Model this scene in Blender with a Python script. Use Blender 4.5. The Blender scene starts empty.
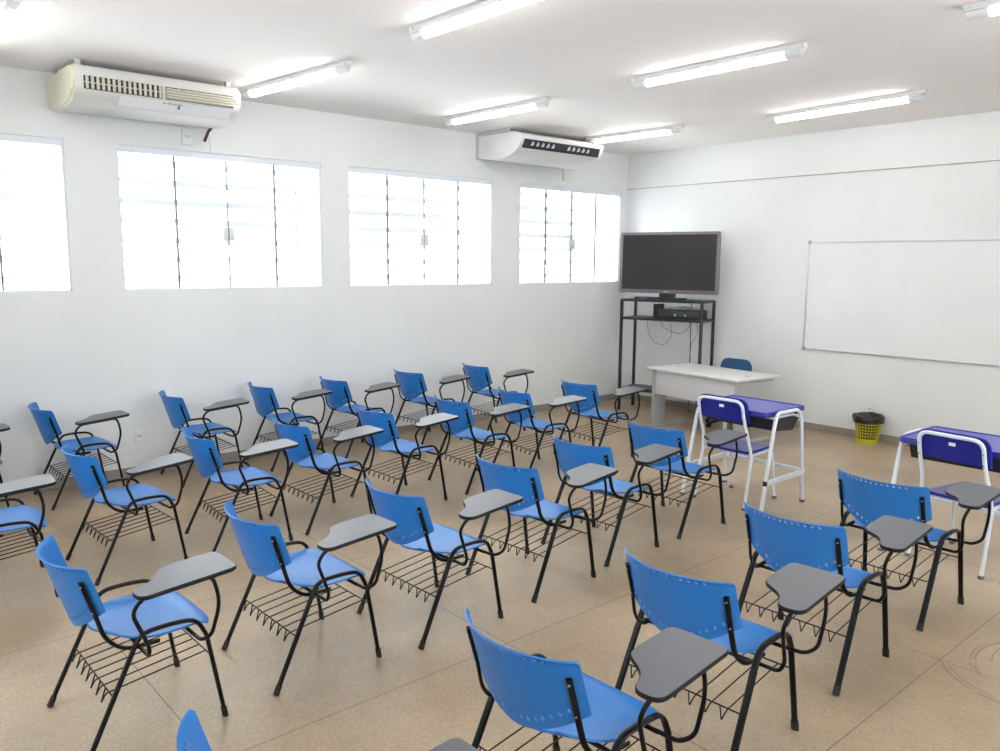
import bpy, bmesh, math, random
from mathutils import Vector, Matrix
random.seed(4)
S = bpy.context.scene
COL = S.collection
PI = math.pi

# ------------------------------------------------------------------ materials
def mat(name, col, rough=.5, metal=0., spec=.5, coat=0., noise=None, bump=None, emit=None):
    m = bpy.data.materials.new(name); m.use_nodes = True
    nt = m.node_tree; b = nt.nodes['Principled BSDF']
    b.inputs['Base Color'].default_value = (*col, 1); b.inputs['Roughness'].default_value = rough
    b.inputs['Metallic'].default_value = metal; b.inputs['Specular IOR Level'].default_value = spec
    b.inputs['Coat Weight'].default_value = coat
    tc = nt.nodes.new('ShaderNodeTexCoord')
    if noise:
        sc, amt = noise
        n = nt.nodes.new('ShaderNodeTexNoise'); n.inputs['Scale'].default_value = sc; n.inputs['Detail'].default_value = 5
        nt.links.new(tc.outputs['Object'], n.inputs['Vector'])
        r = nt.nodes.new('ShaderNodeMapRange'); r.inputs[1].default_value = .3; r.inputs[2].default_value = .7
        r.inputs[3].default_value = 1 - amt; r.inputs[4].default_value = 1 + amt * .4
        nt.links.new(n.outputs['Fac'], r.inputs[0])
        mx = nt.nodes.new('ShaderNodeVectorMath'); mx.operation = 'SCALE'
        mx.inputs[0].default_value = col; nt.links.new(r.outputs[0], mx.inputs['Scale'])
        nt.links.new(mx.outputs[0], b.inputs['Base Color'])
    if bump:
        sc, st = bump
        n = nt.nodes.new('ShaderNodeTexNoise'); n.inputs['Scale'].default_value = sc; n.inputs['Detail'].default_value = 3
        nt.links.new(tc.outputs['Object'], n.inputs['Vector'])
        bp = nt.nodes.new('ShaderNodeBump'); bp.inputs['Strength'].default_value = st; bp.inputs['Distance'].default_value = .002
        nt.links.new(n.outputs['Fac'], bp.inputs['Height']); nt.links.new(bp.outputs[0], b.inputs['Normal'])
    if emit:
        b.inputs['Emission Color'].default_value = (*emit[0], 1); b.inputs['Emission Strength'].default_value = emit[1]
    return m

M = {}
M['wall'] = mat('wall_paint', (.84, .85, .85), .55, noise=(1.3, .035), bump=(60, .15))
M['ceiling'] = mat('ceiling_paint', (.90, .865, .84), .8, noise=(.7, .03))
M['base'] = mat('terrazzo_baseboard', (.36, .32, .28), .5, noise=(70, .3))
M['blue'] = mat('blue_plastic', (.022, .205, .61), .38, noise=(6, .06), bump=(180, .12))
M['black'] = mat('black_tube', (.005, .005, .006), .33, spec=.25)
M['rubber'] = mat('black_rubber', (.02, .019, .018), .7, noise=(60, .3))
M['steel'] = mat('bolt_steel', (.62, .58, .52), .35, metal=1)
M['laminate'] = mat('grey_laminate', (.105, .106, .125), .33, spec=.7, noise=(25, .06))
M['edge'] = mat('black_edge', (.01, .01, .011), .5, spec=.25)
M['white_metal'] = mat('white_painted_metal', (.80, .84, .90), .3)
M['alu'] = mat('aluminium', (.62, .63, .65), .35, metal=.6)
M['seam'] = mat('grey_seal', (.16, .16, .19), .5)
M['navy'] = mat('deep_blue_plastic', (.010, .018, .30), .33, noise=(20, .05))
M['violet_top'] = mat('blue_violet_top', (.075, .075, .46), .3, noise=(20, .05))
M['blackp'] = mat('black_plastic', (.02, .02, .022), .4)
M['desk'] = mat('light_grey_laminate', (.72, .715, .70), .4, noise=(9, .03))
M['deskpanel'] = mat('pale_grey_panel', (.68, .68, .70), .5)
M['deskleg'] = mat('grey_metal', (.42, .43, .44), .45)
M['chairfab'] = mat('dark_teal_blue_fabric', (.02, .085, .20), .9, bump=(400, .5))
M['screen'] = mat('tv_screen', (.042, .04, .042), .25, spec=.3)
M['bezel'] = mat('tv_bezel', (.20, .18, .20), .35)
M['stand'] = mat('black_steel', (.02, .02, .022), .4)
M['board'] = mat('whiteboard_surface', (.88, .895, .90), .22, noise=(2.0, .03))
M['yellow'] = mat('yellow_plastic', (.62, .56, .03), .4)
M['bag'] = mat('black_bin_bag', (.028, .024, .021), .35, bump=(45, 1.0))
M['acwhite'] = mat('ac_white', (.80, .80, .80), .35)
M['acgrey'] = mat('ac_body', (.71, .70, .67), .65, noise=(5, .03))
M['cream'] = mat('yellowed_cream', (.78, .75, .58), .4, noise=(8, .05))
M['vane'] = mat('vane_cream', (.62, .59, .50), .5)
M['dark'] = mat('dark_recess', (.03, .028, .025), .6)
M['darkblue'] = mat('ac_outlet_dark', (.008, .012, .02), .3)
M['paper'] = mat('paper', (.88, .88, .90), .6)
M['socket'] = mat('white_socket', (.86, .86, .84), .35)
M['slat'] = mat('weathered_slat', (.39, .39, .41), .8)
M['led'] = mat('lit_diffuser', (.9, .9, .9), .4, emit=((1, .98, .945), 6.3))
M['cap'] = mat('lamp_cap', (.72, .73, .74), .3)
M['cable'] = mat('black_cable', (.02, .02, .02), .5)
M['ink'] = mat('grey_ink', (.2, .2, .22), .5)
M['brown'] = mat('dark_red_pipe', (.07, .02, .02), .5)

def glass():
    m = bpy.data.materials.new('window_glass'); m.use_nodes = True
    nt = m.node_tree; nt.nodes.clear()
    o = nt.nodes.new('ShaderNodeOutputMaterial'); mix = nt.nodes.new('ShaderNodeMixShader')
    t = nt.nodes.new('ShaderNodeBsdfTransparent'); t.inputs[0].default_value = (.96, .98, .98, 1)
    g = nt.nodes.new('ShaderNodeBsdfGlossy'); g.inputs['Roughness'].default_value = .02
    f = nt.nodes.new('ShaderNodeFresnel'); f.inputs[0].default_value = 1.3
    nt.links.new(f.outputs[0], mix.inputs[0]); nt.links.new(t.outputs[0], mix.inputs[1]); nt.links.new(g.outputs[0], mix.inputs[2])
    nt.links.new(mix.outputs[0], o.inputs[0]); return m
M['glass'] = glass()

def floor_mat():
    m = bpy.data.materials.new('terrazzo_floor'); m.use_nodes = True
    nt = m.node_tree; N = nt.nodes; L = nt.links; b = N['Principled BSDF']
    tc = N.new('ShaderNodeTexCoord'); sep = N.new('ShaderNodeSeparateXYZ'); L.new(tc.outputs['Object'], sep.inputs[0])
    def math_(op, a, c=None):
        n = N.new('ShaderNodeMath'); n.operation = op
        for i, v in enumerate((a, c)):
            if v is None: continue
            if isinstance(v, (int, float)): n.inputs[i].default_value = v
            else: L.new(v, n.inputs[i])
        return n.outputs[0]
    def line(axis, off):
        a = math_('ADD', sep.outputs[axis], off); a = math_('DIVIDE', a, 1.6); a = math_('ADD', a, .5)
        a = math_('FRACT', a); a = math_('SUBTRACT', a, .5); a = math_('ABSOLUTE', a)
        return math_('LESS_THAN', a, .0017)
    ln = math_('MAXIMUM', line(0, 8.25 + 16), line(1, 4.82 + 16))
    big = N.new('ShaderNodeTexNoise'); big.inputs['Scale'].default_value = .9; big.inputs['Detail'].default_value = 6
    L.new(tc.outputs['Object'], big.inputs['Vector'])
    r1 = N.new('ShaderNodeValToRGB'); r1.color_ramp.elements[0].position = .35; r1.color_ramp.elements[1].position = .68
    r1.color_ramp.elements[0].color = (.355, .262, .165, 1); r1.color_ramp.elements[1].color = (.56, .435, .295, 1)
    L.new(big.outputs['Fac'], r1.inputs[0])
    sp = N.new('ShaderNodeTexVoronoi'); sp.inputs['Scale'].default_value = 110; L.new(tc.outputs['Object'], sp.inputs['Vector'])
    r2 = N.new('ShaderNodeValToRGB'); r2.color_ramp.elements[0].color = (.72, .70, .68, 1); r2.color_ramp.elements[1].color = (1.18, 1.18, 1.18, 1)
    L.new(sp.outputs['Color'], r2.inputs[0])
    mx = N.new('ShaderNodeMix'); mx.data_type = 'RGBA'; mx.blend_type = 'MULTIPLY'; mx.inputs[0].default_value = .6
    L.new(r1.outputs[0], mx.inputs[6]); L.new(r2.outputs[0], mx.inputs[7])
    # curved scuff marks worn into the floor at the right
    w = N.new('ShaderNodeTexNoise'); w.inputs['Scale'].default_value = 5; L.new(tc.outputs['Object'], w.inputs['Vector'])
    def scuff(cx, cy, rad, wd, ang0, ang1, prev):
        dx = math_('ADD', sep.outputs[0], -cx); dy = math_('ADD', sep.outputs[1], -cy)
        d = math_('SQRT', math_('ADD', math_('MULTIPLY', dx, dx), math_('MULTIPLY', dy, dy)))
        e = math_('LESS_THAN', math_('ABSOLUTE', math_('SUBTRACT', d, rad)), wd)
        an = math_('ARCTAN2', dy, dx)
        e = math_('MULTIPLY', e, math_('GREATER_THAN', an, ang0)); e = math_('MULTIPLY', e, math_('LESS_THAN', an, ang1))
        e = math_('MULTIPLY', e, math_('GREATER_THAN', w.outputs['Fac'], .40))
        return e if prev is None else math_('MAXIMUM', prev, e)
    s = None
    for a in ((-4.78, -7.00, .48, .006, 1.0, 2.2), (-4.78, -7.00, .50, .004, 1.3, 2.1), (-4.72, -7.0, .42, .004, 1.0, 2.0),
              (-4.86, -6.80, .42, .006, 2.1, 3.1), (-4.86, -6.80, .39, .004, 2.2, 3.0), (-4.55, -4.50, .12, .004, 0, 2.4)):
        s = scuff(*a, s)
    m3 = N.new('ShaderNodeMix'); m3.data_type = 'RGBA'; L.new(math_('MULTIPLY', s, .45), m3.inputs[0])
    L.new(mx.outputs[2], m3.inputs[6]); m3.inputs[7].default_value = (.08, .07, .06, 1)
    m2 = N.new('ShaderNodeMix'); m2.data_type = 'RGBA'; L.new(math_('MULTIPLY', ln, .75), m2.inputs[0])
    L.new(m3.outputs[2], m2.inputs[6]); m2.inputs[7].default_value = (.12, .09, .07, 1)
    L.new(m2.outputs[2], b.inputs['Base Color'])
    r3 = N.new('ShaderNodeMapRange'); r3.inputs[3].default_value = .30; r3.inputs[4].default_value = .48
    L.new(big.outputs['Fac'], r3.inputs[0]); L.new(r3.outputs[0], b.inputs['Roughness'])
    b.inputs['Specular IOR Level'].default_value = .5
    return m
M['floor'] = floor_mat()

# ------------------------------------------------------------------ mesh helpers
def link(name, bm, m, parent=None, smooth=True, angle=40):
    bmesh.ops.recalc_face_normals(bm, faces=bm.faces[:])
    me = bpy.data.meshes.new(name); bm.to_mesh(me); bm.free()
    for x in (m if isinstance(m, (list, tuple)) else [m]): me.materials.append(x)
    if smooth:
        for p in me.polygons: p.use_smooth = True
        try: me.set_sharp_from_angle(angle=math.radians(angle))
        except Exception: pass
    o = bpy.data.objects.new(name, me); COL.objects.link(o)
    if parent: o.parent = parent
    return o
def empty(name, label, cat, loc=(0, 0, 0), rz=0, group=None):
    o = bpy.data.objects.new(name, None); COL.objects.link(o); o.location = loc; o.rotation_euler.z = rz
    o.empty_display_size = .1
    return tag(o, label, cat, group)
def tag(o, label, cat, group=None):
    o['label'] = label; o['category'] = cat
    if group: o['group'] = group
    return o
def struct(o): o['kind'] = 'structure'; return o

def box(bm, lo, hi, bev=0, mi=0, mtx=None):
    r = bmesh.ops.create_cube(bm, size=1); v = r['verts']
    for p in v:
        p.co = Vector([(lo[i] + hi[i]) / 2 + p.co[i] * (hi[i] - lo[i]) for i in range(3)])
    fs = {f for p in v for f in p.link_faces}
    for f in fs: f.material_index = mi
    if bev:
        es = list({e for p in v for e in p.link_edges})
        rb = bmesh.ops.bevel(bm, geom=es, offset=bev, segments=2, affect='EDGES', profile=.5)
        v = list({q for f in rb['faces'] for q in f.verts} | {p for p in v if p.is_valid})
        for f in rb['faces']: f.material_index = mi
    if mtx is not None:
        for p in v: p.co = mtx @ p.co
    return bm
def fillet(pts, r, n=6):
    pts = [Vector(p) for p in pts]; out = [pts[0]]
    for i in range(1, len(pts) - 1):
        a, b, c = pts[i - 1], pts[i], pts[i + 1]
        rr = r[i] if isinstance(r, (list, tuple)) else r
        u = a - b; v = c - b; d = min(rr, u.length * .48, v.length * .48)
        p0 = b + u.normalized() * d; p2 = b + v.normalized() * d
        for k in range(n + 1):
            t = k / n; out.append((1 - t) ** 2 * p0 + 2 * t * (1 - t) * b + t * t * p2)
    out.append(pts[-1]); return out
def sweep(bm, path, rx, ry=None, seg=10, up=None, cap=True, mi=0, square=False):
    ry = ry or rx; path = [Vector(p) for p in path]
    n = len(path); T = []
    for i in range(n):
        t = path[min(i + 1, n - 1)] - path[max(i - 1, 0)]; T.append(t.normalized())
    ref = Vector(up) if up else (Vector((0, 0, 1)) if abs(T[0].z) < .9 else Vector((1, 0, 0)))
    rings = []
    for i in range(n):
        t = T[i]; s = t.cross(ref)
        if s.length < 1e-4: s = t.cross(Vector((.3, .9, .2)))
        s.normalize(); w = s.cross(t).normalized()
        if not up: ref = w
        ring = []
        if square:
            c = [(1, 1), (-1, 1), (-1, -1), (1, -1)]
            for a, b in c: ring.append(bm.verts.new(path[i] + s * rx * a + w * ry * b))
        else:
            for k in range(seg):
                a = 2 * PI * k / seg; ring.append(bm.verts.new(path[i] + s * rx * math.cos(a) + w * ry * math.sin(a)))
        rings.append(ring)
    k = len(rings[0])
    for i in range(n - 1):
        for j in range(k):
            f = bm.faces.new((rings[i][j], rings[i][(j + 1) % k], rings[i + 1][(j + 1) % k], rings[i + 1][j])); f.material_index = mi
    if cap:
        for r in (rings[0][::-1], rings[-1]):
            f = bm.faces.new(r); f.material_index = mi
    return bm
def prism(bm, outline, axis, a, b, bev=0, mi=0):
    """extrude a 2-D outline along axis between a and b"""
    def P(q, t):
        if axis == 'x': return (t, q[0], q[1])
        if axis == 'y': return (q[0], t, q[1])
        return (q[0], q[1], t)
    va = [bm.verts.new(P(q, a)) for q in outline]; vb = [bm.verts.new(P(q, b)) for q in outline]
    n = len(outline); fs = [bm.faces.new(va[::-1]), bm.faces.new(vb)]
    for i in range(n): fs.append(bm.faces.new((va[i], va[(i + 1) % n], vb[(i + 1) % n], vb[i])))
    for f in fs: f.material_index = mi
    if bev:
        es = list(fs[0].edges) + list(fs[1].edges)
        r = bmesh.ops.bevel(bm, geom=es, offset=bev, segments=2, affect='EDGES', profile=.5)
        for f in r['faces']: f.material_index = mi
    return bm
def lathe(bm, prof, seg=24, c=(0, 0), mi=0):
    rings = []
    for r, z in prof:
        rings.append([bm.verts.new((c[0] + r * math.cos(2 * PI * k / seg), c[1] + r * math.sin(2 * PI * k / seg), z)) for k in range(seg)])
    for i in range(len(rings) - 1):
        for j in range(seg):
            f = bm.faces.new((rings[i][j], rings[i][(j + 1) % seg], rings[i + 1][(j + 1) % seg], rings[i + 1][j])); f.material_index = mi
    return rings
def sheet(bm, fn, nu, nv, thick=0):
    """grid surface, thickened along its normals"""
    P = [[Vector(fn(i / nu, j / nv)) for j in range(nv + 1)] for i in range(nu + 1)]
    g = [[bm.verts.new(p) for p in row] for row in P]
    for i in range(nu):
        for j in range(nv): bm.faces.new((g[i][j], g[i + 1][j], g[i + 1][j + 1], g[i][j + 1]))
    if thick:
        def nrm(i, j):
            a = P[min(i + 1, nu)][j] - P[max(i - 1, 0)][j]; b = P[i][min(j + 1, nv)] - P[i][max(j - 1, 0)]
            n = a.cross(b); return n.normalized() if n.length > 1e-9 else Vector((0, 0, 1))
        h = [[bm.verts.new(P[i][j] - nrm(i, j) * thick) for j in range(nv + 1)] for i in range(nu + 1)]
        for i in range(nu):
            for j in range(nv): bm.faces.new((h[i][j], h[i][j + 1], h[i + 1][j + 1], h[i + 1][j]))
        for i in range(nu):
            bm.faces.new((g[i][0], h[i][0], h[i + 1][0], g[i + 1][0])); bm.faces.new((g[i][nv], g[i + 1][nv], h[i + 1][nv], h[i][nv]))
        for j in range(nv):
            bm.faces.new((g[0][j], g[0][j + 1], h[0][j + 1], h[0][j])); bm.faces.new((g[nu][j], h[nu][j], h[nu][j + 1], g[nu][j + 1]))
    return bm
def baked(o):
    dg = bpy.context.evaluated_depsgraph_get(); dg.update()
    me = bpy.data.meshes.new_from_object(o.evaluated_get(dg)); o.modifiers.clear(); o.data = me
    return o
def outline_round(pts, r, n=5):
    """closed 2-D outline with rounded corners"""
    out = []; N_ = len(pts)
    for i in range(N_):
        a, b, c = Vector(pts[i - 1]), Vector(pts[i]), Vector(pts[(i + 1) % N_])
        rr = r[i] if isinstance(r, (list, tuple)) else r
        u = a - b; v = c - b; d = min(rr, u.length * .48, v.length * .48)
        p0 = b + u.normalized() * d; p2 = b + v.normalized() * d
        for k in range(n + 1):
            t = k / n; q = (1 - t) ** 2 * p0 + 2 * t * (1 - t) * b + t * t * p2; out.append((q.x, q.y))
    return out
def inset(outl, d):
    n = len(outl); out = []
    area = sum(outl[i - 1][0] * outl[i][1] - outl[i][0] * outl[i - 1][1] for i in range(n))
    sg = 1 if area > 0 else -1
    for i in range(n):
        a, c = Vector(outl[i - 1]), Vector(outl[(i + 1) % n]); t = (c - a).normalized(); nn = Vector((-t.y, t.x)) * sg
        out.append((outl[i][0] + nn.x * d, outl[i][1] + nn.y * d))
    return out

# ------------------------------------------------------------------ room shell
H = 3.595; XB = -10.6; YR = -8.9; WT = .14
bm = bmesh.new(); box(bm, (XB - .2, YR - .2, -.1), (.2, .2, 0)); struct(link('floor', bm, M['floor'], smooth=False))
bm = bmesh.new(); box(bm, (XB - .2, YR - .2, H), (.2, .2, H + .1)); struct(link('ceiling', bm, M['ceiling'], smooth=False))
WIN = [(-9.58, -7.515), (-7.08, -5.035), (-4.70, -2.615), (-2.145, -.125)]
Z0, Z1 = 1.75, 3.06
bm = bmesh.new()
xs = [XB]
for a, b in WIN: xs += [a, b]
xs.append(.0)
box(bm, (XB, 0, 0), (0, WT, Z0)); box(bm, (XB, 0, Z1), (0, WT, H))
for i in range(0, len(xs), 2): box(bm, (xs[i], 0, Z0), (xs[i + 1], WT, Z1))
struct(link('wall_left', bm, M['wall'], smooth=False))
bm = bmesh.new(); box(bm, (0, YR, 0), (.15, WT, H)); struct(link('wall_front', bm, M['wall'], smooth=False))
FILL_WIN_R = [(-9.6, -7.5), (-7.0, -4.9), (-4.4, -2.3)]  # unseen window openings, added to let fill light in from the right
bm = bmesh.new(); box(bm, (XB, YR - .15, 0), (0, YR, 1.3)); box(bm, (XB, YR - .15, 2.9), (0, YR, H)); x = XB
for a, b in FILL_WIN_R + [(0, 0)]: box(bm, (x, YR - .15, 1.3), (a, YR, 2.9)); x = b
struct(link('wall_right', bm, M['wall'], smooth=False))
FILL_WIN_B = [(-4.6, -2.6)]  # unseen opening behind the camera, added for fill light
bm = bmesh.new(); box(bm, (XB - .15, YR - .15, 0), (XB, WT, 1.3)); box(bm, (XB - .15, YR - .15, 2.9), (XB, WT, H)); y = YR - .15
for a, b in FILL_WIN_B + [(WT, WT)]: box(bm, (XB - .15, y, 1.3), (XB, a, 2.9)); y = b
struct(link('wall_back', bm, M['wall'], smooth=False))
for i, (a, b) in enumerate(FILL_WIN_R + FILL_WIN_B):  # frames and panes of the added fill-light windows, all out of view
    bm = bmesh.new(); side = i < len(FILL_WIN_R)
    for k in range(5):
        c = a + (b - a) * k / 4; lo, hi = max(a, c - .02), min(b, c + .02)
        box(bm, (lo, YR - .09, 1.3), (hi, YR - .05, 2.9)) if side else box(bm, (XB - .09, lo, 1.3), (XB - .05, hi, 2.9))
    for z in (1.3, 2.86): box(bm, (a, YR - .09, z), (b, YR - .05, z + .04)) if side else box(bm, (XB - .09, a, z), (XB - .05, b, z + .04))
    wo = struct(link('window_%d' % (i + 5), bm, M['white_metal'], smooth=False)); bm = bmesh.new()
    box(bm, (a, YR - .075, 1.3), (b, YR - .07, 2.9)) if side else box(bm, (XB - .075, a, 1.3), (XB - .07, b, 2.9))
    link('pane', bm, M['glass'], wo, smooth=False)
bm = bmesh.new(); box(bm, (-.016, YR, 3.107), (0, 0, H)); struct(link('trim_1', bm, M['wall'], smooth=False))
bm = bmesh.new(); box(bm, (-.0185, YR, 3.101), (0, 0, 3.109)); struct(link('trim_shade_line', bm, mat('overhang_shade', (.42, .38, .33), .7), smooth=False))  # brown strip painting the shade line under the wall overhang
bm = bmesh.new(); box(bm, (XB, -.014, 0), (0, 0, .09)); struct(link('baseboard_left', bm, M['base'], smooth=False))
bm = bmesh.new(); box(bm, (-.014, YR, 0), (0, -.014, .09)); struct(link('baseboard_front', bm, M['base'], smooth=False))

for i, (a, b) in enumerate(WIN):
    bm = bmesh.new()
    box(bm, (a, .015, 3.0), (b, .085, Z1), .004)                       # head track
    box(bm, (a, .02, Z0), (b, .08, Z0 + .015)); box(bm, (a, .02, Z0), (a + .014, .08, 3.0)); box(bm, (b - .014, .02, Z0), (b, .08, 3.0))
    w = struct(link('window_%d' % (i + 1), bm, M['white_metal'], smooth=False))
    n = 4; x0, x1 = a + .014, b - .014; pw = (x1 - x0) / n
    for k in range(n):
        bm = bmesh.new(); yy = .045 if k in (1, 2) else .058
        box(bm, (x0 + k * pw, yy, Z0 + .015), (x0 + (k + 1) * pw, yy + .006, 3.0)); link('pane', bm, M['glass'], w, smooth=False)
        if k:
            bm = bmesh.new(); hw = .007 if k != 2 else .004
            box(bm, (x0 + k * pw - hw, .038, Z0 + .015), (x0 + k * pw + hw, .066, 3.0)); link('seam', bm, M['seam'], w, smooth=False)
    bm = bmesh.new()
    for s in (-1, 1): box(bm, (x0 + 2 * pw + s * .032 - .027, .03, 2.23), (x0 + 2 * pw + s * .032 + .027, .05, 2.36), .004)
    link('latch', bm, M['acwhite'], w)

# slatted sunshades standing outside the windows
for i, (a, b) in enumerate([(-10.1, -7.2), (-6.95, -5.02), (-4.6, -2.28), (-2.1, -.55)]):
    wd = ['first', 'second', 'third', 'fourth'][i]
    t = empty('slatted_sunshade', 'grey horizontal slats outside the %s window from the left' % wd, 'sunshade', ((a + b) / 2, .55, 1.6), group='slatted sunshades outside the windows')
    hw = (b - a) / 2
    for s in (-1, 1):
        bm = bmesh.new(); box(bm, (s * hw - .02, -.03, -1.6), (s * hw + .02, .07, 1.75)); link('post', bm, M['slat'], t, smooth=False)
    for k in range(9):
        zc = 2.985 + .19 - k * .19 - 1.6
        bm = bmesh.new(); mt = Matrix.Translation((0, .02, zc)) @ Matrix.Rotation(math.radians(-62), 4, 'X')
        box(bm, (-hw, -.032, -.006), (hw, .032, .006), mtx=mt); link('slat', bm, M['slat'], t, smooth=False)

# ------------------------------------------------------------------ tablet arm chair
def make_chair():
    t = empty('tablet_arm_chair', 'x', 'chair')
    # backrest
    def back(u, v):
        s = 2 * u - 1; y = s * (.262 + .006 * (1 - v)); zb = .495 + .125 * abs(s) ** 1.7; z = zb + (.812 - zb) * v
        x = -.335 + .088 * s * s + .012 * s ** 6 + (.815 - z) * .31
        if v > .985: x -= .012; z = .818
        return (x, y, z)
    bm = bmesh.new(); sheet(bm, lambda u, v: back(u, 1 - (1 - v) ** 1.25), 36, 14, .007)
    bk = link('backrest', bm, M['blue'], t)
    # ribbed perforations: rows of small diamond holes along the top and the bottom edge
    cb = bmesh.new()
    holes = []
    for k in range(15):
        s = -.84 + k * .12; zb = .495 + .125 * abs(s) ** 1.7; holes.append((s, zb + .036, .0075, .013))
    for k in range(12): holes.append((-.66 + k * .12, .798, .008, .0095))
    for s, z, a, b in holes:
        y = s * .255; x = -.335 + .088 * s * s + .012 * s ** 6 + (.815 - z) * .31
        prism(cb, [(y + a, z), (y, z + b), (y - a, z), (y, z - b)], 'x', x - .03, x + .03)
    cut = link('cutter', cb, M['blue'], None, smooth=False)
    md = bk.modifiers.new('b', 'BOOLEAN'); md.operation = 'DIFFERENCE'; md.object = cut; md.solver = 'EXACT'
    baked(bk); bpy.data.objects.remove(cut)
    # seat
    def seat(u, v):
        s = 2 * u - 1
        a = min(1, v / .42); wdt = .254 * (1 - (1 - a) ** 2.6 * .60)
        if v > .75: wdt -= .028 * ((v - .75) / .25) ** 2
        y = s * wdt; x = -.175 + .46 * v + (.03 * s * s if v < .5 else -.028 * s ** 4 * (v - .5) * 2)
        z = .452 + .013 * s * s * (1 - .4 * v) - .010 * math.sin(PI * min(1, v * 1.1))
        if v > .78: z -= .030 * ((v - .78) / .22) ** 2
        if v < .14: z += .008 * ((.14 - v) / .14) ** 2
        return (x, y, z)
    bm = bmesh.new(); sheet(bm, seat, 24, 22, -.009); st = link('seat', bm, M['blue'], t, angle=60)
    # frame
    for s in (-1, 1):
        y0, y1 = s * .297, s * .287
        rear_foot, rear_top = Vector((-.287, y0, .012)), Vector((-.095, y1, .41))
        fr_top, fr_foot = Vector((.222, y1, .40)), Vector((.285, y0, .012))
        for A, B in ((rear_foot, rear_top), (fr_foot, fr_top)):
            bm = bmesh.new(); sweep(bm, [A, B], .0095, .0165 if A is rear_foot else .0145, up=(0, 1, 0), seg=12)
            lg = link('leg', bm, M['black'], t)
            bm = bmesh.new(); d = (B - A).normalized()
            sweep(bm, [A - d * .012, A + d * .004, A + d * .032], .0130, .0182, up=(0, 1, 0), seg=12); link('rubber_foot', bm, M['rubber'], lg)
        bm = bmesh.new()
        p = fillet([rear_top, (-.055, y1, .492), (.06, y1, .500), (.180, y1, .490), fr_top], [0, .07, .07, .055, 0], 7)
        sweep(bm, p, .0095, .0155, up=(0, 1, 0), seg=12); link('side_rail', bm, M['black'], t)
        # flat bar carrying the backrest
        bm = bmesh.new()
        def xb(z): return -.335 + .081 + (.815 - z) * .31 - .021
        p = fillet([(.03, s * .262, .428), (-.11, s * .257, .428), (-.180, s * .246, .49), (xb(.60), s * .240, .60), (xb(.755), s * .240, .755)], [0, .05, .06, .05, 0], 6)
        sweep(bm, p, .0115, .0075, up=(1, -.75 * s, .31), seg=10)
        bs = link('back_support', bm, M['black'], t)
        for zz in (.735, .615):
            bm = bmesh.new(); mt = Matrix.Translation((xb(zz) - .006, s * .240, zz)) @ Matrix.Rotation(PI / 2, 4, 'Y')
            bmesh.ops.create_cone(bm, cap_ends=True, segments=10, radius1=.006, radius2=.006, depth=.005, matrix=mt)
            link('bolt', bm, M['steel'], bs)
    bm = bmesh.new()
    for x in (-.05, .165): sweep(bm, [(x, -.285, .422), (x, .285, .422)], .009, seg=8)
    link('cross_bar', bm, M['black'], t)
    # book rack of wires between the legs
    bm = bmesh.new()
    zr, zf = .25, .30; xr, xf = -.172, .238
    sweep(bm, [(xr, -.288, zr), (xr, .288, zr)], .0036, seg=6); sweep(bm, [(xf, -.29, zf), (xf, .29, zf)], .0036, seg=6)
    for k in range(7):
        y = -.225 + k * .075
        p = fillet([(xf, y, zf), (xr - .012, y, zr - .001), (xr - .030, y + .012, zr - .042), (xr - .004, y + .036, zr + .004)], [0, .015, .006, 0], 4)
        sweep(bm, p, .0032, seg=6)
    link('book_rack', bm, M['black'], t)
    # writing tablet
    zt = .742
    pts = [(.297, -.232), (.302, -.476), (-.105, -.478), (-.112, -.372), (-.02, -.345), (.045, -.24), (.10, -.226)]
    ol = outline_round(pts, [.035, .04, .05, .045, .05, .045, .03], 6)
    bm = bmesh.new(); rings = []
    for d, z in ((.006, zt - .020), (0, zt - .015), (0, zt - .004), (.003, zt)):
        rings.append([bm.verts.new((q[0], q[1], z + .08 * (q[0] - .12))) for q in inset(ol, d)])
    n = len(ol)
    for a, b in zip(rings, rings[1:]):
        for j in range(n):
            f = bm.faces.new((a[j], a[(j + 1) % n], b[(j + 1) % n], b[j])); f.material_index = 1
    f = bm.faces.new(rings[0][::-1]); f.material_index = 1
    f = bm.faces.new(rings[-1]); f.material_index = 0
    link('tablet', bm, [M['laminate'], M['edge']], t, angle=50)
    bm = bmesh.new(); yb = -.418
    p = fillet([(-.05, -.27, .424), (-.05, -.372, .424), (-.052, -.394, .47), (-.118, -.408, .640), (-.080, -.420, .698),
                (.205, -.424, .722), (.236, -.424, .60), (.196, -.414, .455), (.165, -.372, .426), (.165, -.27, .424)],
               [0, .045, .045, .05, .045, .035, .08, .045, .045, 0], 7)
    sweep(bm, p, .0085, seg=10); ts = link('tablet_support', bm, M['black'], t)
    return t

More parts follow.
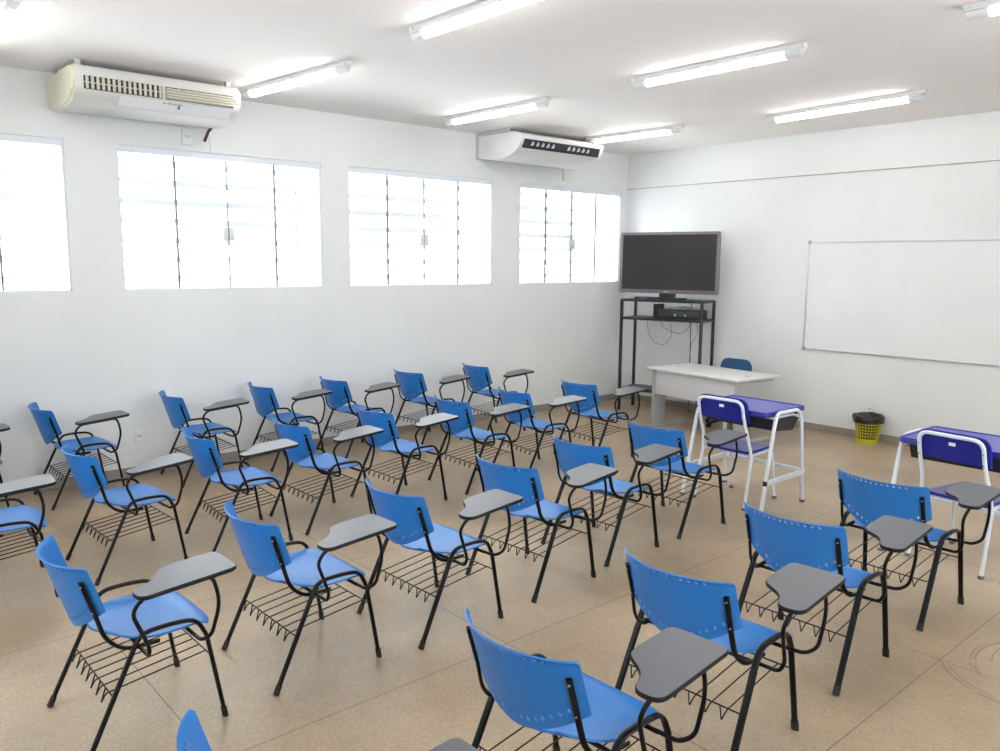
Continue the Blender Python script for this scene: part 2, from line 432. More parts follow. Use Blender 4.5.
LAB = {
 'A0': 'blue tablet-arm chair along the window wall, almost wholly cut off by the left edge',
 'A1': 'blue tablet-arm chair in the window-wall row, standing just left of the low wall socket',
 'A2': 'blue tablet-arm chair in the window-wall row, standing just right of the low wall socket',
 'A3': 'blue tablet-arm chair along the window wall, third wholly in view from the left',
 'A4': 'blue tablet-arm chair along the window wall, fourth wholly in view from the left',
 'A5': "blue tablet-arm chair along the window wall, next behind that row's front end chair",
 'A6': 'blue tablet-arm chair at the front end of the row along the window wall',
 'B0': 'blue tablet-arm chair in the second row from the windows, cut off by the left edge',
 'B1': 'blue tablet-arm chair, leftmost wholly in view in the second row from the windows',
 'B2': 'blue tablet-arm chair, second wholly in view from the left, second row from the windows',
 'B3': 'blue tablet-arm chair, third wholly in view from the left, second row from the windows',
 'B4': 'blue tablet-arm chair, fourth wholly in view from the left, second row from the windows',
 'B5': 'blue tablet-arm chair in the second row from the windows, third from its front end',
 'B6': 'blue tablet-arm chair, turned slightly, second from the front of the second row from windows',
 'B7': 'blue tablet-arm chair at the front of the second row, nearest the television stand',
 'C1': 'large blue tablet-arm chair at the lower left, last of the third row from windows',
 'C2': 'blue tablet-arm chair, second from the left in the third row from the windows',
 'C3': 'blue tablet-arm chair, third from the left in the third row from the windows',
 'C4': 'blue tablet-arm chair, fourth from the left in the third row from the windows',
 'C5': "blue tablet-arm chair in the third row, directly behind that row's front chair",
 'C6': 'blue tablet-arm chair heading the third row, beside the white-framed school chair',
 'D0': 'blue tablet-arm chair nearest the camera, only backrest and tablet tips in view',
 'D1': 'large blue tablet-arm chair at the bottom centre, seen from behind, feet cut off',
 'D2': 'blue tablet-arm chair in the nearest row, third from its front end, seen from behind',
 'D3': 'blue tablet-arm chair in the nearest row, second from its front end, seen from behind',
 'D4': 'blue tablet-arm chair heading the nearest row, behind the right-hand school chair',
}
CH = [
('A1', -7.647, -0.381, 0.6),
('B1', -7.826, -2.252, 2.6),
('B0', -8.592, -2.273, -4.1),
('A0', -8.516, -0.397, 0.0),
('A2', -6.594, -0.413, -2.0),
('B2', -7.048, -2.269, -4.1),
('A3', -5.725, -0.388, -1.5),
('B3', -6.353, -2.259, 0.4),
('A4', -4.948, -0.436, 0.2),
('B4', -5.575, -2.204, 0.6),
('A5', -4.006, -0.442, 1.3),
('B5', -4.756, -2.216, -2.7),
('A6', -3.059, -0.507, -5.5),
('B6', -3.983, -2.222, -8.3),
('B7', -3.104, -2.230, -4.0),
('C1', -8.370, -4.214, 0.3),
('C2', -7.543, -4.200, 0.5),
('C3', -6.759, -4.268, 1.4),
('C4', -5.904, -4.216, 3.5),
('C5', -5.123, -4.123, 2.1),
('C6', -4.278, -4.119, -0.5),
('D0', -8.425, -6.025, -0.0),
('D1', -7.431, -6.002, 1.8),
('D2', -6.518, -5.965, 2.4),
('D3', -5.521, -5.928, 1.3),
('D4', -4.482, -5.921, -1.4),
]
def copy_tree(o, parent=None):
    c = o.copy(); COL.objects.link(c); c.parent = parent
    for k in KIDS[o.name]: copy_tree(k, c)
    return c
chair0 = make_chair()
def kids(o, D):
    D[o.name] = list(o.children)
    for k in o.children: kids(k, D)
KIDS = {}; kids(chair0, KIDS)
for i, (k, x, y, a) in enumerate(CH):
    o = chair0 if i == 0 else copy_tree(chair0)
    o.location = (x, y, 0); o.rotation_euler.z = math.radians(a); o['label'] = LAB[k]; o['category'] = 'chair'
    o['group'] = {'A': 'tablet-arm chairs in the row along the window wall', 'B': 'tablet-arm chairs in the second row from the windows',
                  'C': 'tablet-arm chairs in the third row from the windows', 'D': 'tablet-arm chairs in the row nearest the camera'}[k[0]]

# ------------------------------------------------------------------ school desk and chair
def make_school_desk():
    t = empty('school_desk', 'x', 'desk')
    W = M['white_metal']
    for s in (-1, 1):
        y = s * .395
        bm = bmesh.new()
        p = fillet([(-.32, y, .012), (-.165, y * .965, .72), (-.125, y * .96, .825), (.195, y * .96, .825), (.25, y * .965, .74), (.32, y, .012)], [0, .1, .06, .06, .1, 0], 8)
        sweep(bm, p, .016, seg=12); f = link('side_frame', bm, W, t)
        for xx in (-.32, .32):
            bm = bmesh.new(); box(bm, (xx - .018, y - .018, 0), (xx + .018, y + .018, .022), .004); link('foot_cap', bm, M['seam'], f)
        bm = bmesh.new(); sweep(bm, [(-.275, y, .262), (.30, y, .272)], .013, .018, square=True)
        sb = link('side_bar', bm, W, t)
        bm = bmesh.new(); box(bm, (-.287, y - .016, .243), (-.273, y + .016, .281)); link('end_plug', bm, M['blackp'], sb)
        bm = bmesh.new(); sweep(bm, [(-.16, y * .965, .755), (-.10, s * .34, .779), (.18, s * .34, .779), (.245, y * .965, .755)], .011, seg=8)
        link('top_bracket', bm, W, t)
    bm = bmesh.new(); sweep(bm, [(.295, -.41, .285), (.295, .41, .285)], .018, .013, square=True); link('front_bar', bm, W, t)
    bm = bmesh.new(); sweep(bm, [(.11, -.37, .785), (.11, .37, .785)], .011, seg=8); sweep(bm, [(-.15, -.37, .785), (-.15, .37, .785)], .011, seg=8); link('cross_bar', bm, W, t)
    # plastic top: rim around a slightly sunken writing surface
    ol = outline_round([(-.265, -.362), (.345, -.362), (.345, .362), (-.265, .362)], [.05, .035, .035, .05], 6)
    bm = bmesh.new(); n = len(ol); rings = []
    for d, z in ((.01, .796), (0, .802), (0, .834), (.004, .839), (.018, .839), (.022, .833)):
        rings.append([bm.verts.new((q[0], q[1], z)) for q in inset(ol, d)])
    for a, b in zip(rings, rings[1:]):
        for j in range(n): bm.faces.new((a[j], a[(j + 1) % n], b[(j + 1) % n], b[j]))
    bm.faces.new(rings[0][::-1]); f = bm.faces.new(rings[-1]); f.material_index = 1
    link('desk_top', bm, [M['navy'], M['violet_top']], t, angle=50)
    # black book tray under the top
    bm = bmesh.new(); th = .006
    sec = [(-.14, .785), (-.08, .665), (.20, .640), (.32, .775)]
    for a, b in zip(sec, sec[1:]):
        v = [bm.verts.new((a[0], -.335, a[1])), bm.verts.new((a[0], .335, a[1])), bm.verts.new((b[0], .335, b[1])), bm.verts.new((b[0], -.335, b[1]))]
        bm.faces.new(v)
    for s in (-1, 1):
        bm.faces.new([bm.verts.new((q[0], s * .335, q[1])) for q in sec])
    bmesh.ops.remove_doubles(bm, verts=bm.verts[:], dist=1e-4); bmesh.ops.recalc_face_normals(bm, faces=bm.faces[:])
    o = link('book_tray', bm, M['blackp'], t, smooth=False); md = o.modifiers.new('s', 'SOLIDIFY'); md.thickness = th; baked(o)
    return t
def make_school_chair():
    t = empty('school_chair', 'x', 'chair'); W = M['white_metal']
    bm = bmesh.new()
    P = lambda s: [(-.265, s * .248, .012), (-.175, s * .238, .44), (-.205, s * .220, .58), (-.285, s * .214, .77), (-.317, s * .212, .918)]
    p = fillet(P(-1) + P(1)[::-1], [0, .09, .09, .09, .085, .085, .09, .09, .09, 0], 8)
    sweep(bm, p, .0135, seg=12); f = link('back_frame', bm, W, t)
    for s in (-1, 1):
        bm = bmesh.new()
        sweep(bm, fillet([(.262, s * .218, .012), (.20, s * .205, .447), (-.175, s * .222, .442)], [0, .06, 0], 7), .0125, seg=12)
        lg = link('leg', bm, W, t)
        for q, par in (((.262, s * .218), lg), ((-.265, s * .248), f)):
            bm = bmesh.new(); box(bm, (q[0] - .016, q[1] - .016, 0), (q[0] + .016, q[1] + .016, .022), .004); link('foot_cap', bm, M['seam'], par)
    bm = bmesh.new(); sweep(bm, [(.14, -.20, .442), (.14, .20, .442)], .010, seg=8); sweep(bm, [(-.12, -.21, .442), (-.12, .21, .442)], .010, seg=8); link('cross_bar', bm, W, t)
    def seat(u, v):
        s = 2 * u - 1; w = .215 - .02 * v; c = 1 - abs(s) ** 8 * .0
        x = -.185 + .43 * v; y = s * w; z = .478 - .008 * (1 - s * s) * math.sin(PI * v)
        e = .03
        if v > .9: y *= 1 - .10 * ((v - .9) / .1) ** 2; z -= .012 * ((v - .9) / .1) ** 2
        if v < .1: y *= 1 - .10 * ((.1 - v) / .1) ** 2
        return (x, y, z)
    bm = bmesh.new(); sheet(bm, seat, 16, 20, -.022); link('seat', bm, M['navy'] if False else [M['navy'], M['violet_top']], t, angle=50)
    se = t.children[-1]
    for pl in se.data.polygons:
        if pl.normal.z > .9: pl.material_index = 1
    # back panel
    ol = outline_round([(-.238, .735), (.238, .735), (.238, .938), (-.238, .938)], [.012, .012, .085, .085], 7)
    def bx(y, z): return -.268 - (z - .73) * .22 + .10 * (y / .245) ** 2 * .18
    bm = bmesh.new(); vs = []
    for off in (.012, .026):
        vs.append([bm.verts.new((bx(q[0], q[1]) + off, q[0], q[1])) for q in ol])
    n = len(ol)
    for j in range(n): bm.faces.new((vs[0][j], vs[0][(j + 1) % n], vs[1][(j + 1) % n], vs[1][j]))
    bm.faces.new(vs[0][::-1]); bm.faces.new(vs[1])
    bp = link('backrest', bm, M['navy'], t, angle=50)
    bm = bmesh.new(); zz = .858; box(bm, (bx(0, zz) + .008, -.022, zz - .011), (bx(0, zz) + .0115, .022, zz + .011)); st = link('sticker', bm, M['paper'], bp, smooth=False); st['label'] = 'small white sticker'
    bm = bmesh.new()
    for s in (-1, 1):
        for zz in (.755, .83): box(bm, (-.277 - (zz - .73) * .21 - .017, s * .214 - .004, zz - .004), (-.277 - (zz - .73) * .21 - .008, s * .214 + .004, zz + .004), .001)
    link('rivet', bm, M['seam'], bp)
    return t
d0 = make_school_desk(); KIDS = {}; kids(d0, KIDS)
d1 = copy_tree(d0)
d0.location = (-3.265, -4.12, 0); d0.rotation_euler.z = math.radians(-1.5)
d1.location = (-3.33, -5.90, 0); d1.rotation_euler.z = math.radians(-1)
tag(d0, 'blue-topped school desk with white tube frame, in front of the teacher desk', 'desk', 'white-framed school desks')
tag(d1, 'blue-topped school desk with white tube frame, cut off by the right edge', 'desk', 'white-framed school desks')
c0 = make_school_chair(); KIDS = {}; kids(c0, KIDS); c1 = copy_tree(c0)
c0.location = (-3.305, -4.09, 0); c1.location = (-3.38, -5.955, 0); c1.rotation_euler.z = math.radians(-8)
tag(c0, 'deep blue school chair with white tube frame, tucked into the desk near the teacher desk', 'chair', 'white-framed school chairs')
tag(c1, 'deep blue school chair with white tube frame, tucked into the desk at the right edge', 'chair', 'white-framed school chairs')

# ------------------------------------------------------------------ teacher's desk and chair
t = empty('teacher_desk', 'pale grey laminate teacher desk with modesty panel, in front of the television stand', 'desk', (-1.135, -2.33, 0), math.radians(-6.5))
bm = bmesh.new(); box(bm, (-.385, -.695, .732), (.385, .695, .757), .003); link('desk_top', bm, M['desk'], t)
bm = bmesh.new(); box(bm, (-.31, -.612, .42), (-.292, .612, .73), .002); link('modesty_panel', bm, M['deskpanel'], t)
for s in (-1, 1):
    y = s * .635
    bm = bmesh.new(); box(bm, (-.325, y - .022, .03), (-.12, y + .022, .705), .004); box(bm, (-.33, y - .022, .70), (.30, y + .022, .732), .004); box(bm, (-.33, y - .03, 0), (.28, y + .03, .035), .006)
    link('leg', bm, M['deskleg'], t)
bm = bmesh.new()
for s in (-1, 1): bmesh.ops.create_cone(bm, cap_ends=True, segments=16, radius1=.03, radius2=.03, depth=.004, matrix=Matrix.Translation((.0, s * .52, .758)))
link('cable_cap', bm, M['deskleg'], t)

t = empty('office_chair', 'dark blue fabric office chair behind the teacher desk, only its rounded back showing', 'chair', (-.62, -2.235, 0), 0)
bm = bmesh.new()
ol = outline_round([(-.17, .50), (.17, .50), (.215, .66), (.205, .845), (-.205, .845), (-.215, .66)], [.05, .05, .08, .19, .19, .08], 8)
prism(bm, ol, 'x', .14, .19, .015); link('backrest', bm, M['chairfab'], t, angle=60)
bm = bmesh.new(); prism(bm, outline_round([(-.22, -.22), (.18, -.20), (.18, .20), (-.22, .22)], .09, 6), 'z', .42, .475, .015); link('seat', bm, M['chairfab'], t, angle=60)
bm = bmesh.new(); sweep(bm, fillet([(-.02, 0, .41), (.215, 0, .41), (.205, 0, .62)], .05), .028, .008, square=True, up=(0, 1, 0)); link('back_bracket', bm, M['blackp'], t)
bm = bmesh.new(); sweep(bm, [(0, 0, .09), (0, 0, .42)], .027, seg=14); link('column', bm, M['blackp'], t)
for k in range(5):
    a = 2 * PI * k / 5 + .3; d = Vector((math.cos(a), math.sin(a), 0))
    bm = bmesh.new(); sweep(bm, [Vector((0, 0, .10)), d * .27 + Vector((0, 0, .065))], .02, .014, square=True)
    lg = link('base_arm', bm, M['blackp'], t)
    bm = bmesh.new(); mt = Matrix.Translation(d * .27 + Vector((0, 0, .027))) @ Matrix.Rotation(a, 4, 'Z') @ Matrix.Rotation(PI / 2, 4, 'X')
    bmesh.ops.create_cone(bm, cap_ends=True, segments=16, radius1=.027, radius2=.027, depth=.04, matrix=mt); link('caster', bm, M['rubber'], lg)

# ------------------------------------------------------------------ TV, its stand and what stands on it
ang = math.atan2(-.253, -.967)            # stand faces the room
TVP = (-.47, -1.125, 0)
# local: +x out to the viewer, y to the stand's own left/right
t = empty('television_stand', 'tall open black steel stand with three shelves in the front corner', 'stand', (TVP[0] + .035, TVP[1] + .009, 0), ang)
hwid, hd = .582, .24
for sx in (-1, 1):
    for sy in (-1, 1):
        x, y = sx * (hd - .012), sy * (hwid - .012)
        bm = bmesh.new(); box(bm, (x - .0175, y - .0175, 0), (x + .0175, y + .0175, 1.545), .002); link('post', bm, M['stand'], t)
for z in (.31, 1.295, 1.545):
    bm = bmesh.new(); box(bm, (-hd + .01, -hwid + .01, z - .006), (hd - .01, hwid - .01, z + .006))
    for sx in (-1, 1): box(bm, (sx * (hd - .012) - .012, -hwid + .01, z - .026), (sx * (hd - .012) + .012, hwid - .01, z))
    for sy in (-1, 1): box(bm, (-hd + .01, sy * (hwid - .012) - .012, z - .026), (hd - .01, sy * (hwid - .012) + .012, z))
    link('shelf', bm, M['stand'], t, smooth=False)
t = empty('television', 'large flat television with dark screen and grey bezel on the black stand', 'television', (-.47, -1.125, 1.551), ang)
y0, y1, z0, z1 = -.697, .71, 1.632 - 1.551, 2.452 - 1.551
bm = bmesh.new(); prism(bm, outline_round([(y0, z0), (y1, z0), (y1, z1), (y0, z1)], .018, 4), 'x', -.03, .022, .004)
box(bm, (-.075, -.45, z0 + .12), (-.028, .45, z1 - .15), .015)
tv = link('bezel', bm, M['bezel'], t)
bm = bmesh.new(); box(bm, (.0215, y0 + .038, z0 + .05), (.0235, y1 - .038, z1 - .036)); link('screen', bm, M['screen'], t, smooth=False)
bm = bmesh.new(); box(bm, (.0222, -.035, z0 + .020), (.0232, .035, z0 + .031)); link('brand_plate', bm, M['alu'], t, smooth=False)
bm = bmesh.new(); prism(bm, outline_round([(-.13, -.26), (.13, -.22), (.13, .22), (-.13, .26)], .06, 6), 'z', 0, .022, .006); sweep(bm, [(-.02, 0, .005), (-.02, 0, z0 + .1)], .12, .02, seg=14, up=(1, 0, 0)); link('stand_foot', bm, M['blackp'], t)
R2 = Matrix.Rotation(ang, 3, 'Z')
def tvl(x, along, z): return Vector(TVP) + R2 @ Vector((x, -along, 0)) * 1 + Vector((0, 0, z)) if False else Vector(TVP) + Vector((-.967 * x + .253 * along, -.253 * x - .967 * along, z))
t = empty('receiver_box', 'flat black set-top box lying before the television foot', 'box', tvl(.17, -.22, 1.551), ang)
bm = bmesh.new(); box(bm, (-.04, -.16, 0), (.035, .16, .036), .004); link('body', bm, M['blackp'], t); bm = bmesh.new(); box(bm, (.0348, -.10, .008), (.0362, .02, .02)); link('display_window', bm, M['ink'], t, smooth=False)
t = empty('desktop_computer', 'black desktop computer lying flat on the middle shelf, papers on top', 'computer', tvl(.02, .24, 1.301), ang)
bm = bmesh.new(); box(bm, (-.15, -.29, 0), (.15, .29, .118), .006); link('case', bm, M['blackp'], t)
bm = bmesh.new(); box(bm, (.149, -.275, .012), (.154, .045, .108), .002); link('front_panel', bm, M['stand'], t)
bm = bmesh.new()
for yy in (-.045, .10): bmesh.ops.create_cone(bm, cap_ends=True, segments=14, radius1=.013, radius2=.013, depth=.004, matrix=Matrix.Translation((.155, yy, .055)) @ Matrix.Rotation(PI / 2, 4, 'Y'))
link('badge', bm, M['alu'], t)
for k, (yy, xx, rz) in enumerate(((.14, .03, .2), (-.06, .02, -.3), (.02, -.04, .5))):
    bm = bmesh.new(); sheet(bm, lambda u, v: ((u - .5) * .16, (v - .5) * .20, .022 + .016 * math.sin(7 * u + k) * math.sin(6 * v + 2 * k)), 10, 10, .0012)
    o = link('paper_sheet', bm, M['paper']); P = tvl(.02 + xx, .255 - yy, 1.42 + .004 * k); o.location = P; o.rotation_euler.z = ang + rz
    tag(o, ['white paper sheet on the left part of the black computer', 'white paper sheet on the right part of the black computer', 'white paper sheet in the middle on the black computer'][k], 'paper', 'papers on the computer')
t = empty('speaker_box', 'small upright black box standing left of the computer on the middle shelf', 'speaker', tvl(-.02, -.115, 1.301), ang)
bm = bmesh.new(); box(bm, (-.06, -.055, 0), (.07, .055, .185), .01); link('cabinet', bm, M['blackp'], t); bm = bmesh.new(); box(bm, (.069, -.036, .012), (.073, .036, .172), .001); link('grille', bm, M['stand'], t)
def cable(pts, label, r=.003, name='cable'):
    bm = bmesh.new(); P = [tvl(*p) for p in pts]; out = []
    ext = [P[0]] + P + [P[-1]]
    for i in range(1, len(ext) - 2):
        for k in range(8):
            s = k / 8; a, b, c, d = ext[i - 1:i + 3]
            out.append(.5 * ((2 * b) + (-a + c) * s + (2 * a - 5 * b + 4 * c - d) * s * s + (-a + 3 * b - 3 * c + d) * s ** 3))
    out.append(P[-1]); sweep(bm, out, r, seg=6); o = link(name, bm, M['cable']); tag(o, label, 'cable', 'cables behind the television stand'); return o
xb = -.215
cable([(xb, -.36, 1.30), (xb, -.36, 1.15), (xb, -.28, .97), (xb, -.12, .91), (xb, -.01, 1.02), (xb, -.01, 1.16), (xb, -.05, 1.30)], 'black cable hanging in a deep loop under the middle shelf at left')
cable([(xb, -.17, 1.30), (xb, -.14, 1.18), (xb, .0, 1.10), (xb, .15, 1.09), (xb, .25, 1.18), (xb, .27, 1.30)], 'black cable hanging in a shallow loop under the middle shelf')
cable([(xb, .275, 1.56), (xb, .275, 1.3), (xb, .28, .9), (xb, .285, .3), (xb, .30, .004)], 'thick black cable falling straight down to the floor behind the teacher desk', .006)
cable([(xb, .33, 1.30), (xb, .375, 1.15), (xb, .34, 1.02), (xb, .29, .93), (xb, .275, .7)], 'thin black cable curving to the right of the straight falling cable')
cable([(xb, -.30, 1.56), (xb, -.25, 1.47), (xb, -.15, 1.38), (xb, -.1, 1.31)], 'black cable dropping from the television to the middle shelf')

# ------------------------------------------------------------------ whiteboard, sockets, bin
t = empty('whiteboard', 'wide white writing board with thin aluminium frame on the front wall', 'whiteboard', (0, -4.95, 1.0))
bm = bmesh.new(); box(bm, (-.018, -2.05, .012), (-.002, 2.05, 1.30)); link('writing_surface', bm, M['board'], t, smooth=False)
bm = bmesh.new()
for a, b in (((-.026, -2.065, 0), (0, 2.065, .018)), ((-.026, -2.065, 1.294), (0, 2.065, 1.312)), ((-.026, 2.05, 0), (0, 2.068, 1.312)), ((-.026, -2.068, 0), (0, -2.05, 1.312))): box(bm, a, b, .003)
fr = link('frame', bm, M['alu'], t)
for yy in (-2.057, 2.057):
    for zz in (.01, 1.302):
        bm = bmesh.new(); box(bm, (-.029, yy - .022, zz - .022), (0, yy + .022, zz + .022), .008); link('corner_cap', bm, M['deskleg'], fr)
def socket(loc, rz, label, cat='socket', w=.075, h=.115, name='wall_socket', holes=3):
    t = empty(name, label, cat, loc, rz)
    bm = bmesh.new(); box(bm, (-w / 2, -.012, -h / 2), (w / 2, 0, h / 2), .004); link('plate', bm, M['socket'], t)
    bm = bmesh.new()
    for k in range(holes): 
        bmesh.ops.create_cone(bm, cap_ends=True, segments=8, radius1=.005, radius2=.005, depth=.003, matrix=Matrix.Translation(((k - 1) * .012, -.0125, .0 if k != 1 else -.006)) @ Matrix.Rotation(PI / 2, 4, 'X'))
    link('pin_hole', bm, M['dark'], t)
socket((-7.027, 0, .383), 0, 'white power socket low on the window wall between two chairs')
socket((0, -3.755, .372), -PI / 2, 'white power socket on the front wall above the yellow bin')
def box_plate(loc, rz, label, col):
    t = empty('breaker_box', label, 'electric box', loc, rz)
    bm = bmesh.new(); box(bm, (-.05, -.03, -.075), (.05, 0, .075), .006); link('housing', bm, M['socket'], t)
    bm = bmesh.new(); box(bm, (-.03, -.034, -.012), (.03, -.0295, .014), .002); link('switch', bm, col, t)
box_plate((-6.45, 0, 3.185), 0, 'small white electric box under the left air conditioner', M['cream'])
box_plate((-1.33, 0, 3.215), 0, 'small white electric box under the right air conditioner', M['socket'])
bm = bmesh.new(); sweep(bm, [(-6.23, -.004, 3.20), (-6.225, -.004, 3.065)], .0035, seg=6); tag(link('wall_wire', bm, M['alu']), 'thin grey wire running down to the second window under the left air conditioner', 'wire')

t = empty('waste_basket', 'yellow plastic lattice waste basket with black bag at the front wall', 'basket', (-.185, -3.825, 0)).scale.z = .94; t = bpy.data.objects['waste_basket']
bm = bmesh.new(); n = 30
def rr(z): return .108 + .04 * z / .33
bands = [(0, .06), (.285, .33)]
lathe(bm, [(.0001, .006), (rr(0), .006), (rr(0), 0), (rr(0) + .002, 0), (rr(.062) + .001, .062), (rr(.062) - .003, .062), (rr(.01) - .003, .01), (.0001, .01)], 30)
lathe(bm, [(rr(.28) - .002, .28), (rr(.28) + .002, .28), (rr(.325) + .003, .325), (rr(.325) + .010, .328), (rr(.325) + .010, .334), (rr(.325) - .003, .334), (rr(.28) - .002, .28)], 30)
for k in range(1, 6):
    z = .062 + k * .0365; lathe(bm, [(rr(z) - .003, z - .004), (rr(z) + .001, z - .004), (rr(z) + .001, z + .004), (rr(z) - .003, z + .004), (rr(z) - .003, z - .004)], 30)
for k in range(26):
    a = 2 * PI * k / 26; d = Vector((math.cos(a), math.sin(a), 0))
    sweep(bm, [d * (rr(.06) - .001) + Vector((0, 0, .058)), d * (rr(.285) - .001) + Vector((0, 0, .288))], .0042, .002, square=True, up=(-d.y, d.x, 0))
bmesh.ops.remove_doubles(bm, verts=bm.verts[:], dist=1e-5); link('basket', bm, M['yellow'], t, angle=30)
bm = bmesh.new(); seg = 60; rings = []
for i, (ro, z) in enumerate([(.0001, .02), (.09, .022), (.098, .05), (.118, .24), (.130, .315), (.140, .350), (.162, .354), (.173, .328), (.168, .285), (.160, .262)]):
    ring = []
    for k in range(seg):
        a = 2 * PI * k / seg; w = .004 * math.sin(7 * a + i) + .002 * math.sin(13 * a + 2 * i); dz = (.006 * math.sin(3 * a + 1) + .003 * math.sin(9 * a)) if i > 4 else 0
        if i == 9: dz += .014 * math.sin(2 * a + .5)
        r0 = max(.0001, ro + (w if i > 4 else w * .3 if i > 1 else 0)); ring.append(bm.verts.new((r0 * math.cos(a), r0 * math.sin(a), z + dz)))
    rings.append(ring)
for a, b in zip(rings, rings[1:]):
    for j in range(seg): bm.faces.new((a[j], a[(j + 1) % seg], b[(j + 1) % seg], b[j]))
tag(link('bin_bag', bm, M['bag']), 'black plastic bag lining the yellow waste basket, folded over its rim', 'bag').location = (-.185, -3.825, 0)
bpy.data.objects['bin_bag'].scale.z = .94

# ------------------------------------------------------------------ air conditioners
def ac_left():
    t = empty('air_conditioner', 'older yellowed split air conditioner with vane grilles, at the left of the window wall', 'air conditioner', (-6.92, 0, 3.25))
    L = .665
    prof = outline_round([(-.02, .30), (-.735, .30), (-.757, .25), (-.757, .10), (-.64, .022), (-.28, .0), (-.02, .03)], [.005, .02, .03, .05, .04, .02, .01], 4)
    bm = bmesh.new(); prism(bm, prof, 'x', -L, L); link('body', bm, M['acgrey'], t, angle=18)
    for s in (-1, 1):
        bm = bmesh.new(); pr = outline_round([(-.02, .285), (-.71, .29), (-.752, .245), (-.752, .12), (-.60, .045), (-.27, .010), (-.02, .05)], [.01, .04, .04, .06, .06, .05, .02], 5)
        a, b = (L, L + .022) if s > 0 else (-L - .022, -L); prism(bm, pr, 'x', a, b, .010); link('side_cover', bm, M['cream'] if s < 0 else M['acwhite'], t)
    for a, b, kind in ((-.60, .0, 0), (.03, .61, 1)):
        bm = bmesh.new(); box(bm, (a, -.764, .115), (b, -.752, .215)); f = link('air_outlet', bm, M['dark'], t, smooth=False)
        if kind == 0:
            n = 15
            for k in range(n):
                x = a + (k + .5) * (b - a) / n; bm = bmesh.new()
                box(bm, (-.010, -.010, .118), (.010, .004, .212), .002, mtx=Matrix.Translation((x, -.768, 0)) @ Matrix.Rotation(.5, 4, 'Z')); link('vane', bm, M['vane'], f)
            bm = bmesh.new(); box(bm, (a, -.772, .160), (b, -.766, .167)); link('vane', bm, M['vane'], f, smooth=False)
        else:
            for z in (.128, .150, .172, .194):
                bm = bmesh.new(); box(bm, (a, -.012, -.0075), (b, .006, .0075), .002, mtx=Matrix.Translation((0, -.767, z)) @ Matrix.Rotation(-.5, 4, 'X')); link('vane', bm, M['vane'], f)
            for k in range(8):
                x = a + (k + .5) * (b - a) / 8; bm = bmesh.new(); box(bm, (x - .004, -.768, .118), (x + .004, -.763, .212)); link('vane', bm, M['vane'], f, smooth=False)
    bm = bmesh.new(); sweep(bm, [(.63, -.03, -.09), (.635, -.12, -.01), (.64, -.20, .02)], .014, seg=8); dp = link('drain_pipe', bm, M['brown'], t); dp['label'] = 'short dark drain pipe stub'
    bm = bmesh.new(); n1, n2 = Vector((0, -.757, .10)), Vector((0, -.66, .036)); 
    v = [bm.verts.new((x, p.y - .006, p.z - .004)) for x, p in ((-.33, n1), (.60, n1), (.60, n2), (-.33, n2))]; bm.faces.new(v)
    pl = link('paper_strip', bm, M['paper'], t, smooth=False); md = pl.modifiers.new('s', 'SOLIDIFY'); md.thickness = .002; baked(pl); pl['label'] = 'white paper strip stuck on the front'
    bm = bmesh.new()
    for k in range(4): box(bm, (.0 + k * .045, -.7625, .078), (.03 + k * .045, -.7585, .084))
    box(bm, (.135, -.768, .045), (.139, -.72, .085)); link('printed_line', bm, M['ink'], pl, smooth=False)
    bm = bmesh.new(); box(bm, (.625, -.766, .15), (.675, -.756, .20), .003); link('indicator', bm, M['vane'], t)
    for x in (-.62, .60):
        for yy in (-.70, -.20):
            bm = bmesh.new(); box(bm, (x - .02, yy, .295), (x + .02, yy + .04, .346)); link('hanger', bm, M['alu'], t, smooth=False)
def ac_right():
    t = empty('air_conditioner', 'newer white split air conditioner with dark outlet slot, at the right of the window wall', 'air conditioner', (-2.20, 0, 3.24))
    L = .705
    P = [(-.06, .31), (-.70, .31), (-.855, .262), (-.80, .135), (-.68, .055), (-.46, .0), (-.06, .045)]
    prof = outline_round(P, [.01, .06, .03, .05, .10, .12, .02], 6)
    bm = bmesh.new(); prism(bm, prof, 'x', -L, L, .006); link('body', bm, M['acwhite'], t, angle=35)
    A, B = Vector((0, -.842, .25)), Vector((0, -.797, .115)); nrm = Vector((0, -.95, -.30)).normalized()
    # dark slot
    bm = bmesh.new(); q = [A + nrm * .004, B + nrm * .004, B - nrm * .01, A - nrm * .01]
    prism(bm, [(p.y, p.z) for p in q], 'x', -.66, .64); s = link('air_outlet', bm, M['darkblue'], t, smooth=False)
    for x0 in (-.52, .09):
        for k in range(5):
            x = x0 + k * .085; c = A.lerp(B, .60) + nrm * .006; bm = bmesh.new()
            o2 = [(-.030, -.02), (.006, -.022), (.022, .0), (.008, .028), (-.004, .028)]
            u = (B - A).normalized() * -1
            va = [bm.verts.new(Vector((x + p[0], 0, 0)) + c + u * p[1]) for p in o2]; vb = [bm.verts.new(v.co + nrm * .006) for v in va]
            bm.faces.new(va); bm.faces.new(vb[::-1])
            for j in range(5): bm.faces.new((va[j], va[(j + 1) % 5], vb[(j + 1) % 5], vb[j]))
            link('vane', bm, M['vane'] if False else M['alu'], s, smooth=False)
    bm = bmesh.new(); c = A.lerp(B, .12) + nrm * .006; prism(bm, [(c.y, c.z), (c.y - .004, c.z - .002), (c.y - .001, c.z - .014), (c.y + .003, c.z - .012)], 'x', -.62, .64); link('flap', bm, M['acwhite'], s, smooth=False)
    bm = bmesh.new(); box(bm, (-.56, -.772, .098), (-.45, -.768, .106)); link('maker_mark', bm, M['alu'], t, smooth=False)
    for x in (-L, L - .03):
        bm = bmesh.new(); box(bm, (x - .004, -.60, .315), (x + .034, -.05, .352)); box(bm, (x, -.06, .05), (x + .03, 0, .352)); link('hanger', bm, M['alu'], t, smooth=False)
ac_left(); ac_right()

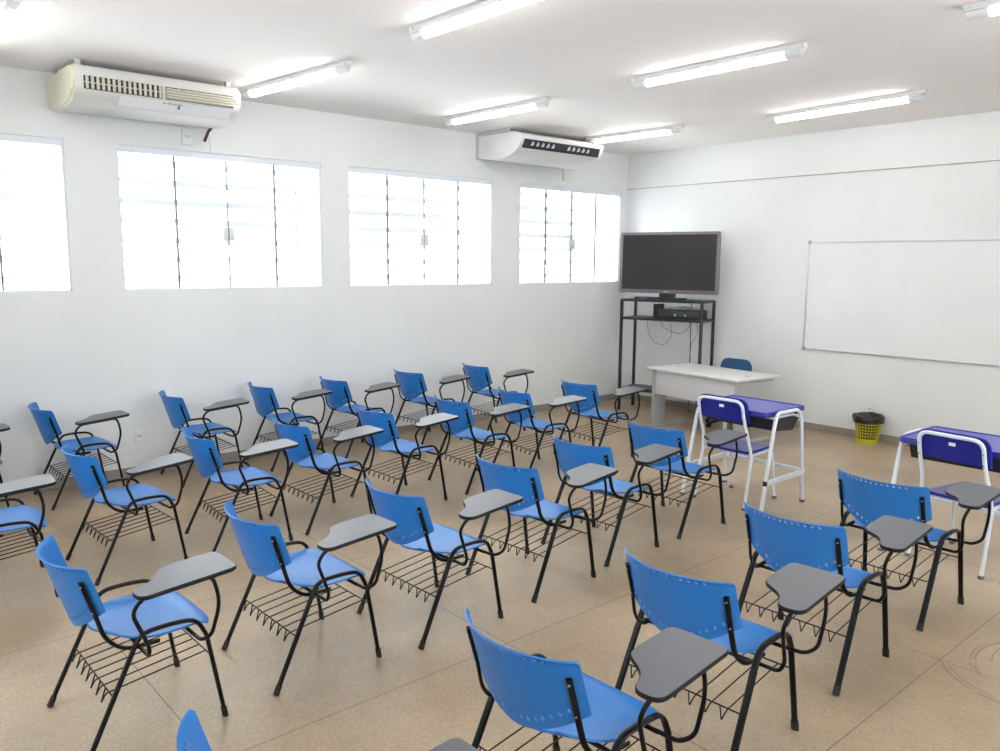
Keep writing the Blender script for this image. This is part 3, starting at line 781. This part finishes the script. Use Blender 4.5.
# ------------------------------------------------------------------ ceiling lamps
LAMPS = [((-8.25, -2.15), (-8.25, -.65), 'tube lamp at the upper left corner of the photo, above the left air conditioner'),
 ((-6.09, -.52), (-5.95, -2.10), 'tube lamp starting at the right end of the left air conditioner'),
 ((-6.08, -3.19), (-6.07, -4.72), 'large tube lamp cut off by the top edge, left of centre'),
 ((-3.84, -.64), (-3.81, -2.16), 'tube lamp between the two air conditioners, above the third window'),
 ((-3.84, -3.26), (-3.84, -4.78), 'tube lamp right of centre, second nearest the top edge'),
 ((-3.90, -5.87), (-3.96, -7.40), 'tube lamp whose end cap shows at the upper right corner'),
 ((-1.70, -.75), (-1.64, -2.13), 'tube lamp above the television beside the right air conditioner'),
 ((-1.46, -3.09), (-1.61, -4.73), 'tube lamp nearest the front wall, above the whiteboard'),
 ((-8.25, -3.3), (-8.25, -4.8), 'tube lamp added over the rear of the room, outside the photo'),  # from here on: unseen extra lamps, added to light the room
 ((-6.05, -5.9), (-6.05, -7.4), 'tube lamp added over the near side of the room, outside the photo'),
 ((-1.7, -6.3), (-1.7, -7.8), 'tube lamp added over the right front of the room, outside the photo')]
def HALF(r): return [(r * math.cos(PI + PI * k / 12), .018 + r * 1.25 * math.sin(PI + PI * k / 12)) for k in range(13)]
for a, b, lab in LAMPS:
    A, B = Vector((*a, 0)), Vector((*b, 0)); c = (A + B) / 2; d = B - A; Lh = d.length / 2
    t = empty('tube_lamp', 'white ' + lab, 'lamp', (c.x, c.y, 3.53), math.atan2(d.y, d.x), 'white tube lamps on the ceiling')
    bm = bmesh.new(); box(bm, (-Lh, -.044, .020), (Lh, .044, .036), .004); box(bm, (-Lh, -.02, .036), (Lh, .02, .066)); link('housing', bm, M['acwhite'], t)
    bm = bmesh.new(); prism(bm, HALF(.036), 'x', -Lh + .13, Lh - .13); link('diffuser', bm, M['led'], t)
    for s in (-1, 1):
        bm = bmesh.new(); prism(bm, HALF(.034), 'x', s * (Lh - .13), s * (Lh - .005)); link('end_cap', bm, M['cap'], t)
    bm = bmesh.new(); box(bm, (-.05, -.05, .030), (.05, .05, .042), .003); link('clip', bm, M['acwhite'], t)
    for s in (-1, 1):
        bm = bmesh.new(); box(bm, (s * Lh - .02, -.03, .03), (s * Lh + .02, .03, .065), .003); link('end_mount', bm, M['acwhite'], t)

# ------------------------------------------------------------------ daylight
w = bpy.data.worlds.new('sky'); S.world = w; w.use_nodes = True
bg = w.node_tree.nodes['Background']; bg.inputs[0].default_value = (.95, .975, 1.0, 1); bg.inputs[1].default_value = 2.6

# ------------------------------------------------------------------ camera
cam = bpy.data.cameras.new('camera'); co = bpy.data.objects.new('camera', cam); COL.objects.link(co)
yaw, pitch, roll = 0.8493451329156587, -0.14030655676943, 0.007865107849242648
f = Vector((math.cos(pitch) * math.cos(yaw), math.cos(pitch) * math.sin(yaw), math.sin(pitch)))
r = Vector((math.sin(yaw), -math.cos(yaw), 0)); u = r.cross(f)
c_, s_ = math.cos(roll), math.sin(roll); r2 = c_ * r + s_ * u; u2 = -s_ * r + c_ * u
mt = Matrix((r2, u2, -f)).transposed().to_4x4(); mt.translation = (-9.398064, -7.867637, 2.039818); co.matrix_world = mt
cam.sensor_width = 36; cam.lens = 805.385 * .036; cam.clip_start = .05; cam.clip_end = 200
S.camera = co
S.view_settings.view_transform = 'Standard'; S.view_settings.look = 'None'; S.view_settings.gamma = 1; S.view_settings.use_curve_mapping = False
S.view_settings.exposure = 1.64
